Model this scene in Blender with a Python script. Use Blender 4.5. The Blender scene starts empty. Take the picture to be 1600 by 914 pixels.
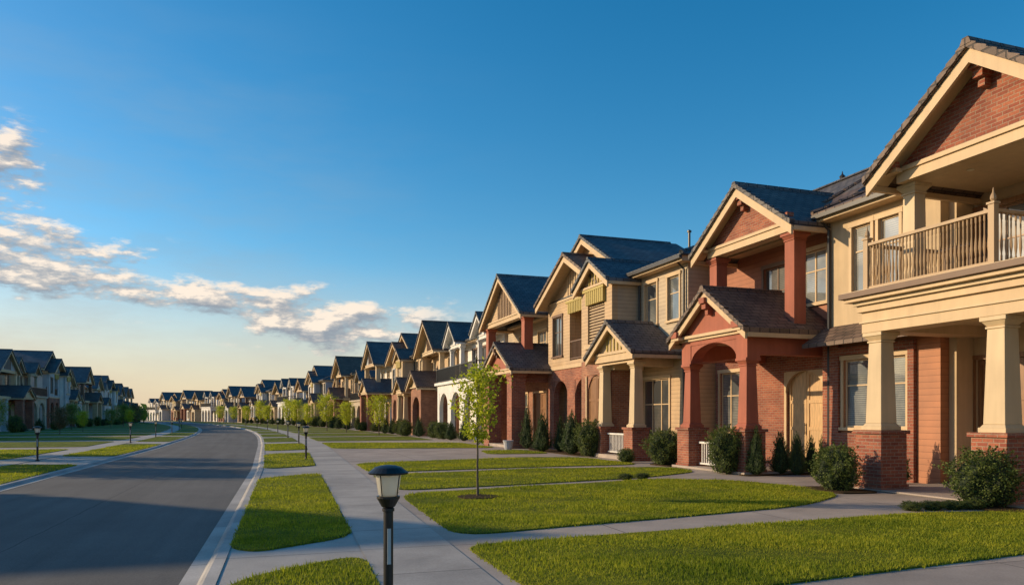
import bpy, bmesh, math, random
import numpy as np
from mathutils import Vector
random.seed(7); rng=np.random.default_rng(7)
scene=bpy.context.scene
coll=scene.collection
R=math.radians
SUN_AZ=-60.0; SUN_EL=16.5

# ---------------------------------------------------------------- materials
def newmat(name):
    m=bpy.data.materials.new(name); m.use_nodes=True
    nt=m.node_tree
    b=nt.nodes['Principled BSDF']
    return m,nt,b
def N(nt,t,**k):
    n=nt.nodes.new(t)
    for a,v in k.items(): setattr(n,a,v)
    return n
def L(nt,a,b): nt.links.new(a,b)
def ramp(nt,fac,stops):
    r=N(nt,'ShaderNodeValToRGB'); L(nt,fac,r.inputs[0])
    e=r.color_ramp.elements
    while len(e)<len(stops): e.new(0.5)
    for i,(p,c) in enumerate(stops):
        e[i].position=p; e[i].color=(*c,1)
    return r
def noise(nt,vec,scale,detail=4,rough=.55):
    n=N(nt,'ShaderNodeTexNoise'); n.inputs['Scale'].default_value=scale
    n.inputs['Detail'].default_value=detail; n.inputs['Roughness'].default_value=rough
    if vec is not None: L(nt,vec,n.inputs['Vector'])
    return n
def mathn(nt,op,a,b=None,clamp=False):
    n=N(nt,'ShaderNodeMath',operation=op); n.use_clamp=clamp
    for i,v in enumerate((a,b)):
        if v is None: continue
        if isinstance(v,(int,float)): n.inputs[i].default_value=v
        else: L(nt,v,n.inputs[i])
    return n.outputs[0]
def bump(nt,b,h,strength,dist):
    n=N(nt,'ShaderNodeBump'); n.inputs['Strength'].default_value=strength
    n.inputs['Distance'].default_value=dist
    L(nt,h,n.inputs['Height']); L(nt,n.outputs[0],b.inputs['Normal'])
def mixc(nt,fac,a,b,mode='MIX'):
    n=N(nt,'ShaderNodeMix',data_type='RGBA',blend_type=mode)
    for s,v in ((0,fac),(6,a),(7,b)):
        if isinstance(v,(int,float)): n.inputs[s].default_value=v
        elif isinstance(v,tuple): n.inputs[s].default_value=(*v,1)
        else: L(nt,v,n.inputs[s])
    return n.outputs[2]

def m_brick(name,c1,c2,mortar,bw=.22,rh=.075,ms=.009,rough=.85,bd=.01):
    m,nt,b=newmat(name); uv=N(nt,'ShaderNodeUVMap').outputs[0]
    br=N(nt,'ShaderNodeTexBrick'); L(nt,uv,br.inputs['Vector'])
    br.inputs['Scale'].default_value=1; br.inputs['Brick Width'].default_value=bw
    br.inputs['Row Height'].default_value=rh; br.inputs['Mortar Size'].default_value=ms
    br.inputs['Mortar Smooth'].default_value=.3; br.inputs['Bias'].default_value=0
    br.inputs['Color1'].default_value=(*c1,1); br.inputs['Color2'].default_value=(*c2,1)
    br.inputs['Mortar'].default_value=(*mortar,1)
    tc=N(nt,'ShaderNodeTexCoord').outputs['Object']
    n1=noise(nt,tc,1.3,5); n2=noise(nt,tc,30,3)
    r=ramp(nt,n1.outputs[0],[(.3,(.66,.66,.68)),(.7,(1.18,1.14,1.05))])
    c=mixc(nt,1.0,br.outputs[0],r.outputs[0],'MULTIPLY')
    r2=ramp(nt,n2.outputs[0],[(.3,(.75,.75,.75)),(.7,(1.15,1.15,1.15))])
    c=mixc(nt,1.0,c,r2.outputs[0],'MULTIPLY')
    L(nt,c,b.inputs['Base Color']); b.inputs['Roughness'].default_value=rough
    h=mathn(nt,'SUBTRACT',mathn(nt,'MULTIPLY',n2.outputs[0],.3),br.outputs['Fac'])
    bump(nt,b,h,.7,bd)
    return m
def m_siding(name,c,board=.15):
    m,nt,b=newmat(name); uv=N(nt,'ShaderNodeUVMap').outputs[0]
    s=N(nt,'ShaderNodeSeparateXYZ'); L(nt,uv,s.inputs[0])
    fr=mathn(nt,'FRACT',mathn(nt,'DIVIDE',s.outputs[1],board))
    r=ramp(nt,fr,[(0,(.35,.33,.32)),(.09,(.9,.9,.9)),(.9,(1,1,1)),(1,(1.05,1.05,1.05))])
    tc=N(nt,'ShaderNodeTexCoord').outputs['Object']
    n1=noise(nt,tc,1.5,5)
    r1=ramp(nt,n1.outputs[0],[(.3,(.8,.8,.82)),(.7,(1.06,1.04,1))])
    cc=mixc(nt,1.0,r.outputs[0],(c[0],c[1],c[2]),'MULTIPLY')
    cc=mixc(nt,1.0,cc,r1.outputs[0],'MULTIPLY')
    L(nt,cc,b.inputs['Base Color']); b.inputs['Roughness'].default_value=.65
    bump(nt,b,mathn(nt,'SUBTRACT',1.0,fr),.9,.015)
    return m
def m_paint(name,c,rough=.6,var=.15,bs=60,bd=.002):
    m,nt,b=newmat(name); tc=N(nt,'ShaderNodeTexCoord').outputs['Object']
    n1=noise(nt,tc,1.1,6); n2=noise(nt,tc,bs,3)
    mp=N(nt,'ShaderNodeMapping'); mp.inputs['Scale'].default_value=(5,5,.5); L(nt,tc,mp.inputs[0])
    n3=noise(nt,mp.outputs[0],1.2,4)
    f=mathn(nt,'ADD',mathn(nt,'MULTIPLY',n1.outputs[0],.55),mathn(nt,'MULTIPLY',n3.outputs[0],.45))
    r=ramp(nt,f,[(.35,tuple(x*(1-var) for x in c)),(.65,tuple(x*(1+var*.5) for x in c))])
    L(nt,r.outputs[0],b.inputs['Base Color']); b.inputs['Roughness'].default_value=rough
    bump(nt,b,n2.outputs[0],.5,bd)
    return m
def m_glass(name,blind,dark,period=.055,mixv=.5):
    m,nt,b=newmat(name); uv=N(nt,'ShaderNodeUVMap').outputs[0]
    s=N(nt,'ShaderNodeSeparateXYZ'); L(nt,uv,s.inputs[0])
    fr=mathn(nt,'FRACT',mathn(nt,'DIVIDE',s.outputs[1],period))
    tc=N(nt,'ShaderNodeTexCoord').outputs['Object']
    n1=noise(nt,tc,.9,2); n2=noise(nt,tc,2.5,4)
    f=mathn(nt,'MULTIPLY',mathn(nt,'GREATER_THAN',fr,.35),ramp(nt,n1.outputs[0],[(.45,(0,0,0)),(.55,(1,1,1))]).outputs[0])
    f=mathn(nt,'MULTIPLY',f,mixv)
    f=mathn(nt,'MULTIPLY',f,ramp(nt,n2.outputs[0],[(.35,(.35,.35,.35)),(.65,(1,1,1))]).outputs[0])
    L(nt,mixc(nt,f,dark,blind),b.inputs['Base Color'])
    b.inputs['Roughness'].default_value=.35
    b.inputs['Coat Weight'].default_value=1; b.inputs['Coat Roughness'].default_value=.02
    b.inputs['Coat IOR'].default_value=2.2
    return m
def m_concrete(name,c,joint=1.5,crossj=None,rough=.85):
    m,nt,b=newmat(name); uv=N(nt,'ShaderNodeUVMap').outputs[0]
    s=N(nt,'ShaderNodeSeparateXYZ'); L(nt,uv,s.inputs[0])
    tc=N(nt,'ShaderNodeTexCoord').outputs['Object']
    n1=noise(nt,tc,.8,6,.6); n2=noise(nt,tc,45,4,.7)
    r=ramp(nt,n1.outputs[0],[(.3,tuple(x*.68 for x in c)),(.72,tuple(x*1.12 for x in c))])
    r2=ramp(nt,n2.outputs[0],[(.3,(.82,.82,.82)),(.7,(1.1,1.1,1.1))])
    cc=mixc(nt,1.0,r.outputs[0],r2.outputs[0],'MULTIPLY')
    fr=mathn(nt,'FRACT',mathn(nt,'DIVIDE',s.outputs[1],joint))
    j=mathn(nt,'LESS_THAN',fr,.02/joint)
    if crossj:
        fr2=mathn(nt,'FRACT',mathn(nt,'DIVIDE',s.outputs[0],crossj))
        j=mathn(nt,'MAXIMUM',j,mathn(nt,'LESS_THAN',fr2,.02/crossj))
    fl=mathn(nt,'FLOOR',mathn(nt,'DIVIDE',s.outputs[1],joint))
    wn=N(nt,'ShaderNodeTexWhiteNoise',noise_dimensions='1D'); L(nt,fl,wn.inputs['W'])
    r3=ramp(nt,wn.outputs[0],[(0,(.86,.86,.86)),(1,(1.08,1.07,1.05))])
    cc=mixc(nt,1.0,cc,r3.outputs[0],'MULTIPLY')
    cc=mixc(nt,j,cc,tuple(x*.3 for x in c))
    L(nt,cc,b.inputs['Base Color']); b.inputs['Roughness'].default_value=rough
    bump(nt,b,mathn(nt,'SUBTRACT',n2.outputs[0],j),.35,.006)
    return m
def m_asphalt():
    m,nt,b=newmat('asphalt'); tc=N(nt,'ShaderNodeTexCoord').outputs['Object']
    uv=N(nt,'ShaderNodeUVMap').outputs[0]
    n1=noise(nt,tc,.35,6,.6); n2=noise(nt,tc,60,4,.75)
    mp=N(nt,'ShaderNodeMapping'); mp.inputs['Scale'].default_value=(1.3,.06,1); L(nt,uv,mp.inputs[0])
    n3=noise(nt,mp.outputs[0],1.6,4)
    r=ramp(nt,n1.outputs[0],[(.3,(.080,.076,.073)),(.7,(.115,.109,.103))])
    r2=ramp(nt,n2.outputs[0],[(.3,(.6,.6,.6)),(.72,(1.45,1.45,1.45))])
    r3=ramp(nt,n3.outputs[0],[(.3,(.8,.8,.8)),(.7,(1.2,1.2,1.2))])
    c=mixc(nt,1.0,r.outputs[0],r2.outputs[0],'MULTIPLY'); c=mixc(nt,1.0,c,r3.outputs[0],'MULTIPLY')
    s=N(nt,'ShaderNodeSeparateXYZ'); L(nt,uv,s.inputs[0])
    wob=mathn(nt,'MULTIPLY',mathn(nt,'SUBTRACT',noise(nt,tc,1.5,3).outputs[0],.5),.08)
    sm=mathn(nt,'LESS_THAN',mathn(nt,'ABSOLUTE',mathn(nt,'SUBTRACT',mathn(nt,'ADD',s.outputs[0],wob),3.1)),.012)
    c=mixc(nt,mathn(nt,'MULTIPLY',sm,.7),c,(.025,.025,.027))
    L(nt,c,b.inputs['Base Color']); b.inputs['Roughness'].default_value=.88
    bump(nt,b,n2.outputs[0],.5,.006)
    return m
def m_lawn(name,c1,c2):
    m,nt,b=newmat(name); tc=N(nt,'ShaderNodeTexCoord').outputs['Object']
    n1=noise(nt,tc,.5,6,.65); n2=noise(nt,tc,40,4,.8); n3=noise(nt,tc,4,4,.7)
    r=ramp(nt,n1.outputs[0],[(.3,c1),(.7,c2)])
    r2=ramp(nt,n2.outputs[0],[(.3,(.45,.5,.4)),(.7,(1.4,1.35,1.2))])
    r3=ramp(nt,n3.outputs[0],[(.3,(.6,.66,.6)),(.7,(1.25,1.18,1.1))])
    c=mixc(nt,1.0,r.outputs[0],r2.outputs[0],'MULTIPLY'); c=mixc(nt,1.0,c,r3.outputs[0],'MULTIPLY')
    L(nt,c,b.inputs['Base Color']); b.inputs['Roughness'].default_value=.9
    b.inputs['Specular IOR Level'].default_value=.15
    bump(nt,b,n2.outputs[0],1,.04)
    return m
def m_leaf(name,c1,c2,scale=3,trans=.35,big=None):
    m,nt,b=newmat(name); g=N(nt,'ShaderNodeNewGeometry')
    n1=noise(nt,g.outputs['Position'],scale,4,.7)
    f=mathn(nt,'ADD',mathn(nt,'MULTIPLY',g.outputs['Random Per Island'],.45),mathn(nt,'MULTIPLY',mathn(nt,'SUBTRACT',n1.outputs[0],.25),1.1))
    r=ramp(nt,f,[(.15,c1),(.85,c2)])
    c=r.outputs[0]
    if big:
        n2=noise(nt,g.outputs['Position'],big,5,.65)
        c=mixc(nt,1.0,c,ramp(nt,n2.outputs[0],[(.34,(.55,.66,.6)),(.52,(1,1,1)),(.68,(1.18,1.08,1.1))]).outputs[0],'MULTIPLY')
    L(nt,c,b.inputs['Base Color']); b.inputs['Roughness'].default_value=.6
    b.inputs['Specular IOR Level'].default_value=.25
    t=N(nt,'ShaderNodeBsdfTranslucent'); L(nt,c,t.inputs[0])
    mx=N(nt,'ShaderNodeMixShader'); mx.inputs[0].default_value=trans
    out=nt.nodes['Material Output']
    L(nt,b.outputs[0],mx.inputs[1]); L(nt,t.outputs[0],mx.inputs[2]); L(nt,mx.outputs[0],out.inputs[0])
    return m
def m_wood(name,c):
    m,nt,b=newmat(name); uv=N(nt,'ShaderNodeUVMap').outputs[0]
    mp=N(nt,'ShaderNodeMapping'); mp.inputs['Scale'].default_value=(14,1.2,1); L(nt,uv,mp.inputs[0])
    n=noise(nt,mp.outputs[0],2,5,.6)
    r=ramp(nt,n.outputs[0],[(.3,tuple(x*.6 for x in c)),(.7,tuple(x*1.15 for x in c))])
    L(nt,r.outputs[0],b.inputs['Base Color']); b.inputs['Roughness'].default_value=.42
    return m

BRICK=m_brick('red_brick',(.25,.065,.04),(.38,.125,.07),(.34,.24,.18))
BRICK2=m_brick('brown_brick',(.28,.10,.055),(.40,.17,.095),(.34,.26,.2))
ROOFB=m_brick('slate_roof',(.075,.085,.10),(.125,.14,.16),(.02,.025,.035),bw=.32,rh=.2,ms=.018,rough=.6,bd=.03)
ROOFN=m_brick('brown_tile_roof',(.12,.08,.06),(.19,.13,.1),(.03,.022,.02),bw=.32,rh=.2,ms=.018,rough=.65,bd=.03)
ROOFG=m_brick('grey_shingle_roof',(.10,.09,.09),(.15,.135,.13),(.025,.025,.028),bw=.32,rh=.2,ms=.018,rough=.65,bd=.03)
SID_O=m_siding('orange_clapboard',(.44,.18,.085)); SID_T=m_siding('tan_clapboard',(.54,.37,.21))
SID_B=m_siding('beige_clapboard',(.50,.40,.28)); SID_G=m_siding('grey_clapboard',(.42,.45,.48))
SID_R=m_siding('russet_clapboard',(.36,.13,.065))
TRIM=m_paint('beige_trim',(.57,.41,.24)); STUC=m_paint('beige_stucco',(.52,.39,.24),.8,.18,40,.004)
RAILP=m_paint('tan_rail_paint',(.40,.27,.15),.55)
CREAM=m_paint('cream_paint',(.58,.44,.27)); WHITE=m_paint('white_stucco',(.70,.68,.65),.75)
REDP=m_paint('terracotta_stucco',(.36,.105,.06),.75,.22,50,.004)
YEL=m_paint('ochre_paint',(.42,.32,.08)); GREYP=m_paint('grey_paint',(.45,.46,.47))
DARKF=m_paint('dark_metal',(.03,.03,.033),.4,.1); BROWNP=m_paint('brown_paint',(.14,.075,.045),.55)
BLACKP=m_paint('black_lamp_paint',(.011,.011,.012),.42,.1,80,.0005)
WOOD=m_wood('door_wood',(.60,.38,.18)); WOODD=m_wood('dark_door_wood',(.27,.13,.055))
GL1=m_glass('window_glass_blinds',(.42,.42,.38),(.05,.065,.075),mixv=.55)
GL2=m_glass('window_glass',(.30,.28,.22),(.025,.033,.04),mixv=.35)
ASPH=m_asphalt()
CONC=m_concrete('sidewalk_concrete',(.44,.405,.37)); CURB=m_concrete('kerb_concrete',(.45,.42,.39),3)
DRIVE=m_concrete('drive_concrete',(.42,.35,.30),3,3)
LAWN=m_lawn('lawn_grass',(.09,.135,.012),(.25,.26,.022))
FIELD=m_lawn('field_grass',(.06,.09,.02),(.10,.13,.03))
SOIL=m_lawn('mulch',(.06,.04,.025),(.10,.065,.04))
GRASSB=m_leaf('grass_blade',(.15,.21,.012),(.50,.50,.035),3,.5,big=.55)
LEAFD=m_leaf('shrub_leaf',(.04,.07,.014),(.19,.23,.055),9,.25)
LEAFC=m_leaf('conifer_leaf',(.025,.055,.016),(.10,.145,.042),9,.2)
LEAFY=m_leaf('sapling_leaf',(.30,.38,.02),(.65,.65,.06),5,.55)
LEAFT=m_leaf('tree_leaf',(.09,.16,.025),(.30,.38,.08),2,.45)
LEAFR=m_leaf('russet_tree_leaf',(.09,.075,.035),(.24,.18,.09),2,.35)
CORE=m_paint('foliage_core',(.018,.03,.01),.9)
BARK=m_paint('bark',(.13,.10,.07),.9,.3,25,.01)
m,nt,b=newmat('frosted_lamp_glass'); b.inputs['Base Color'].default_value=(.92,.88,.78,1); b.inputs['Roughness'].default_value=.2
b.inputs['Coat Weight'].default_value=.6
t=N(nt,'ShaderNodeBsdfTranslucent'); t.inputs[0].default_value=(.97,.93,.82,1); mx=N(nt,'ShaderNodeMixShader'); mx.inputs[0].default_value=.5
L(nt,b.outputs[0],mx.inputs[1]);L(nt,t.outputs[0],mx.inputs[2]);L(nt,mx.outputs[0],nt.nodes['Material Output'].inputs[0])
LGLASS=m
m,nt,b=newmat('downlight_lens'); b.inputs['Base Color'].default_value=(.7,.65,.5,1); LENS=m
PAL=[{},
 {SID_T:SID_G,SID_B:WHITE,BRICK2:GREYP,ROOFN:ROOFB,REDP:CREAM,STUC:WHITE,ROOFG:ROOFB},
 {SID_T:STUC,BRICK:BRICK2,ROOFB:ROOFG,REDP:TRIM,WHITE:STUC,BROWNP:GREYP},
 {SID_T:WHITE,SID_B:SID_G,BRICK2:STUC,REDP:BROWNP,ROOFN:ROOFG,WHITE:SID_B,BRICK:SID_T},
 {BRICK:CREAM,BRICK2:SID_B,REDP:WHITE,ROOFB:ROOFN,WHITE:SID_T,SID_T:CREAM}]

# ---------------------------------------------------------------- mesh builder
class MB:
    def __init__(s): s.v=[];s.f=[];s.m=[];s.mats=[]
    def mi(s,mat):
        if mat not in s.mats: s.mats.append(mat)
        return s.mats.index(mat)
    def add(s,vs,fs,mat):
        o=len(s.v); s.v+=[tuple(p) for p in vs]; k=s.mi(mat)
        for f in fs: s.f.append(tuple(i+o for i in f)); s.m.append(k)
    def box(s,x0,x1,y0,y1,z0,z1,mat):
        if x0>x1:x0,x1=x1,x0
        if y0>y1:y0,y1=y1,y0
        vs=[(x,y,z) for z in (z0,z1) for y in (y0,y1) for x in (x0,x1)]
        s.add(vs,[(0,2,3,1),(4,5,7,6),(0,1,5,4),(2,6,7,3),(0,4,6,2),(1,3,7,5)],mat)
    def prism(s,ax,pts,a0,a1,mat):
        n=len(pts)
        def P(p,a): return (a,p[0],p[1]) if ax=='x' else ((p[0],a,p[1]) if ax=='y' else (p[0],p[1],a))
        vs=[P(p,a0) for p in pts]+[P(p,a1) for p in pts]
        fs=[tuple(range(n)),tuple(range(2*n-1,n-1,-1))]+[(i,(i+1)%n,n+(i+1)%n,n+i) for i in range(n)]
        s.add(vs,fs,mat)
    def frustum(s,x,y,z0,z1,a,b,mat):
        vs=[(x+i*a,y+j*a,z0) for i,j in((-1,-1),(1,-1),(1,1),(-1,1))]+[(x+i*b,y+j*b,z1) for i,j in((-1,-1),(1,-1),(1,1),(-1,1))]
        s.add(vs,[(3,2,1,0),(4,5,6,7),(0,1,5,4),(1,2,6,5),(2,3,7,6),(3,0,4,7)],mat)
    def lathe(s,x,y,prof,mat,n=12):
        vs=[];fs=[]
        for r,z in prof:
            for i in range(n):
                a=2*math.pi*i/n; vs.append((x+r*math.cos(a),y+r*math.sin(a),z))
        for k in range(len(prof)-1):
            for i in range(n):
                fs.append((k*n+i,k*n+(i+1)%n,(k+1)*n+(i+1)%n,(k+1)*n+i))
        fs.append(tuple(range(n-1,-1,-1))); fs.append(tuple((len(prof)-1)*n+i for i in range(n)))
        s.add(vs,fs,mat)
    def tube(s,pts,radii,mat,n=7):
        vs=[];fs=[]
        for k,p in enumerate(pts):
            p=Vector(p)
            d=(Vector(pts[min(k+1,len(pts)-1)])-Vector(pts[max(k-1,0)])).normalized()
            u=d.orthogonal().normalized() if abs(d.z)<.9 else Vector((1,0,0)).cross(d).normalized()
            w=d.cross(u)
            for i in range(n):
                a=2*math.pi*i/n; q=p+(u*math.cos(a)+w*math.sin(a))*radii[k]; vs.append(tuple(q))
        for k in range(len(pts)-1):
            for i in range(n): fs.append((k*n+i,k*n+(i+1)%n,(k+1)*n+(i+1)%n,(k+1)*n+i))
        fs.append(tuple(range(n-1,-1,-1))); fs.append(tuple((len(pts)-1)*n+i for i in range(n)))
        s.add(vs,fs,mat)
    def wall(s,x,t,y0,y1,z0,z1,ops,mat):
        ys=sorted(set([y0,y1]+[c for o in ops for c in o[:2]])); zs=sorted(set([z0,z1]+[c for o in ops for c in o[2:4]]))
        def op(yc,zc): return any(o[0]<yc<o[1] and o[2]<zc<o[3] for o in ops)
        for i in range(len(ys)-1):
            for j in range(len(zs)-1):
                a,b,c,d=ys[i],ys[i+1],zs[j],zs[j+1]
                if op((a+b)/2,(c+d)/2): continue
                s.add([(x,a,c),(x,b,c),(x,b,d),(x,a,d)],[(0,3,2,1)],mat)
                s.add([(x+t,a,c),(x+t,b,c),(x+t,b,d),(x+t,a,d)],[(0,1,2,3)],mat)
        def ring(a,b,c,d):
            for q in ([(x,a,c),(x+t,a,c),(x+t,a,d),(x,a,d)],[(x,b,c),(x,b,d),(x+t,b,d),(x+t,b,c)],
                      [(x,a,d),(x+t,a,d),(x+t,b,d),(x,b,d)],[(x,a,c),(x,b,c),(x+t,b,c),(x+t,a,c)]):
                s.add(q,[(0,1,2,3)],mat)
        ring(y0,y1,z0,z1)
        for o in ops: ring(*o[:4])
    def archfill(s,x0,x1,yc,hw,zs,zt,mat,n=8):
        for sg in(-1,1):
            pts=[(yc+sg*hw,zt)]
            for i in range(n+1):
                a=math.pi/2*i/n
                pts.append((yc+sg*hw*math.cos(a),zs+(zt-zs)*math.sin(a)*.985))
            pts.append((yc,zt))
            s.prism('x',pts,x0,x1,mat)
    def build(s,name,origin=(0,0,0),recalc=True,smooth=False):
        me=bpy.data.meshes.new(name)
        ox,oy,oz=origin
        me.from_pydata([(x-ox,y-oy,z-oz) for x,y,z in s.v],[],s.f)
        for mt in s.mats: me.materials.append(mt)
        me.polygons.foreach_set('material_index',s.m)
        if recalc:
            bm=bmesh.new(); bm.from_mesh(me); bmesh.ops.recalc_face_normals(bm,faces=bm.faces); bm.to_mesh(me); bm.free()
        uvl=me.uv_layers.new(name='UVMap')
        co=[v.co for v in me.vertices]; Z=Vector((0,0,1))
        for p in me.polygons:
            n=p.normal
            if abs(n.z)>.95: h=Vector((1,0,0)); w=Vector((0,1,0))
            else: h=Z.cross(n).normalized(); w=n.cross(h)
            for li in p.loop_indices:
                c=co[me.loops[li].vertex_index]+Vector(origin); uvl.data[li].uv=(c.dot(h),c.dot(w))
        if smooth: me.polygons.foreach_set('use_smooth',[True]*len(me.polygons))
        me.update()
        return me

def link(o): coll.objects.link(o); return o
def top(o,label,cat,group=None):
    o['label']=label; o['category']=cat
    if group:o['group']=group
    return o
class Thing:
    def __init__(s,name,label,cat,origin,group=None):
        s.o=origin; s.root=link(bpy.data.objects.new(name,None)); s.root.location=origin; s.root.empty_display_size=.3
        top(s.root,label,cat,group)
    def part(s,name,mb,parent=None,label=None,smooth=False,bevel=0):
        me=mb.build(name,s.o,smooth=smooth); o=link(bpy.data.objects.new(name,me)); o.parent=parent or s.root
        if label:o['label']=label
        if bevel:
            bv=o.modifiers.new('bevel','BEVEL'); bv.width=bevel; bv.segments=2; bv.limit_method='ANGLE'
        return o
pcache={}
def palmesh(me,pal):
    if not pal or not any(m in PAL[pal] for m in me.materials): return me
    k=(me.name,pal)
    if k not in pcache:
        c=me.copy()
        for i,m in enumerate(c.materials):
            if m in PAL[pal]: c.materials[i]=PAL[pal][m]
        pcache[k]=c
    return pcache[k]
def copy_thing(root,loc,rot=0,scale=1,label=None,group=None,pal=0):
    def cp(o,par):
        c=o.copy(); coll.objects.link(c)
        if par is not None: c.parent=par
        if o.data is not None and pal: c.data=palmesh(o.data,pal)
        for ch in o.children: cp(ch,c)
        return c
    c=cp(root,None); c.location=loc; c.rotation_euler=(0,0,rot); c.scale=(scale,)*3 if not isinstance(scale,tuple) else scale
    if label:c['label']=label
    if group:c['group']=group
    return c
def struct(name,mb,**k):
    me=mb.build(name,**k); o=link(bpy.data.objects.new(name,me)); o['kind']='structure'; return o

# ---------------------------------------------------------------- street geometry
def kc(y): return -.0008*max(0,y-55)**2
def cl(y,a=50): return min(max(y,-20),a)
def rx(y): return -1.0+.035*cl(y,25)+.012*min(max(y-25,0),20)+kc(y)
def lx(y): return -5.81+.026*cl(y,42)+kc(y)
def sl(y): return .82+.041*cl(y,42)+kc(y)
def sr(y): return sl(y)+1.1
Y0,Y1=-22,420
def strip(name,f0,f1,z,mat,y0=Y0,y1=Y1,dy=2.0):
    ys=np.arange(y0,y1+.01,dy); me=bpy.data.meshes.new(name); vs=[];fs=[]
    for y in ys: vs+= [(f0(y),y,z),(f1(y),y,z)]
    for i in range(len(ys)-1): fs.append((2*i,2*i+1,2*i+3,2*i+2))
    me.from_pydata(vs,[],fs); me.materials.append(mat); u=me.uv_layers.new(name='UVMap')
    for p in me.polygons:
        for li in p.loop_indices:
            vi=me.loops[li].vertex_index; yy=ys[vi//2]; u.data[li].uv=((f1(yy)-f0(yy))*(vi%2)+.5,yy)
    o=link(bpy.data.objects.new(name,me)); o['kind']='structure'; return o
mb=MB(); 
g=[(-1500,-300,-.08),(1500,-300,-.08),(1500,3000,-.08),(-1500,3000,-.08)]
mb.add(g,[(0,1,2,3)],FIELD); struct('ground',mb)
strip('road',lambda y:lx(y)-.02,lambda y:rx(y)+.02,-.06,ASPH)
CW=.35
def curb(name,base,sg):
    prof=[(-.0,-.075),(0,-.054),(.17,-.050),(.21,-.012),(.25,.008),(CW+.02,.010),(CW+.02,-.075)]
    ys=np.arange(Y0,Y1+.01,2.0); vs=[];fs=[];n=len(prof)
    for y in ys:
        for o,z in prof: vs.append((base(y)+sg*o,y,z))
    for i in range(len(ys)-1):
        for j in range(n-1):
            fs.append((i*n+j,i*n+j+1,(i+1)*n+j+1,(i+1)*n+j))
    mb=MB(); mb.add(vs,fs,CURB); return struct(name,mb)
curb('kerb',rx,1); curb('kerb',lx,-1)
strip('crossing_pavement',lambda y:rx(y)+CW,lambda y:sl(y)+.01,.0,CONC)
strip('sidewalk',sl,sr,.012,CONC)
strip('driveway_paving',lambda y:sr(y)-.01,lambda y:17+kc(y),.004,DRIVE)
strip('back_garden_ground',lambda y:17+kc(y),lambda y:60+kc(y),.0,FIELD)
sll=lambda y:lx(y)-2.5
strip('crossing_pavement',lambda y:sll(y)-.01,lambda y:lx(y)-CW,.0,CONC)
strip('sidewalk',lambda y:sll(y)-1.1,sll,.012,CONC)
strip('driveway_paving',lambda y:-27+.4*kc(y) if y<260 else sll(y)-16,lambda y:sll(y)-1.09,.004,DRIVE)

def roundpoly(pts,r,n=5):
    out=[];m=len(pts)
    for i in range(m):
        p0=Vector(pts[i-1]);p=Vector(pts[i]);p1=Vector(pts[(i+1)%m])
        a=(p0-p);b=(p1-p);ra=min(r,a.length*.45,b.length*.45)
        A=p+a.normalized()*ra;B=p+b.normalized()*ra
        for k in range(n+1):
            t=k/n; q=A*(1-t)**2+p*2*t*(1-t)+B*t*t; out.append((q.x,q.y))
    return out
lawn_polys=[]
def lawn(pts,r=.3,name='lawn',mat=LAWN,h=.024,z0=-.005):
    poly=roundpoly(pts,r)
    mb=MB(); mb.prism('z',poly,z0,h,mat); struct(name,mb)
    if mat is LAWN: lawn_polys.append((poly,h))
def verge(a,b,slant=.8):
    x0=lambda y:rx(y)+CW+.02
    a2=a-slant; b2=b-slant
    n=max(1,int((b-a)/3))
    L0=a2+.35; L1=b2-.9
    left=[(x0(a2)+.3,a2+.0),(x0(L0),L0)]+[(x0(L0+(L1-L0)*i/n),L0+(L1-L0)*i/n) for i in range(1,n+1)]+[(x0(b2)+.12,b2-.35),(x0(b2)+.5,b2+.12)]
    right=[(sl(a+(b-a)*i/n)-.02,a+(b-a)*i/n) for i in range(n,-1,-1)]
    lawn(left+right,.5,'verge_lawn',h=.022)
for a,b in [(-10,8.7),(10.1,21.3),(24.8,34),(37,46),(49,58),(61,70),(73,82),(85,94),(97,107),(110,120),(123,136),(139,152),(155,171),(174,195)]: verge(a,b)
def vergeL(a,b):
    n=max(1,int((b-a)/3))
    left=[(sll(a+(b-a)*i/n)+.02,a+(b-a)*i/n) for i in range(n+1)]
    right=[(lx(a-.7+(b-a)*i/n)-CW-.02,a-.7+(b-a)*i/n) for i in range(n,-1,-1)]
    lawn(left+right,.6,'verge_lawn',h=.022)
for a,b in [(5,28.5),(34,48),(52,64),(67,79),(82,95),(98,112),(115,130),(133,152),(155,175)]: vergeL(a,b)
lawn([(2.28,-6),(2.3,4.6),(6,4.9),(12,5.6),(12,-6)],.3)
lawn([(2.36,5.55),(4.9,5.9),(8.25,6.25),(12.0,6.7),(12.15,9.1),(10.4,9.45),(5,9.1),(2.42,8.85)],.35)
lawn([(2.52,9.6),(4.1,9.95),(6.5,10.35),(9.2,10.9),(11.1,12.1),(11.6,13.4),(11.3,15.6),(9.6,16.7),(6,15.9),(2.75,15.2)],.9)
lawn([(2.85,15.9),(6,16.45),(9.6,17.25),(12,18.6),(12.2,20.6),(8,21.2),(2.95,20.3)],.7)
lawn([(3.05,21.2),(8,21.9),(12,21.9),(11.9,26.4),(9.9,27.3),(3.15,25.6)],.8)
lawn([(3.6,37.6),(7.5,36.6),(11.5,36.0),(11.5,43.5),(3.7,46.5)],.8)
lawn([(9.2,30.0),(11.9,29.6),(11.9,33.0),(9.8,33.2)],.7)
for a in (49,)+tuple(range(61,300,12)):
    lawn([(sr(a)+.1,a),(11.3+kc(a),a),(11.3+kc(a+9.5),a+9.5),(sr(a+9.5)+.1,a+9.5)],.8)
for a in range(8,215,12):
    f=lambda y:sll(y)-1.2
    e=lambda y:-24+.4*kc(y)
    lawn([(e(a),a+.5),(f(a),a),(f(a+9.0),a+9.0),(e(a+9.0),a+9.0)],.7)
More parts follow.
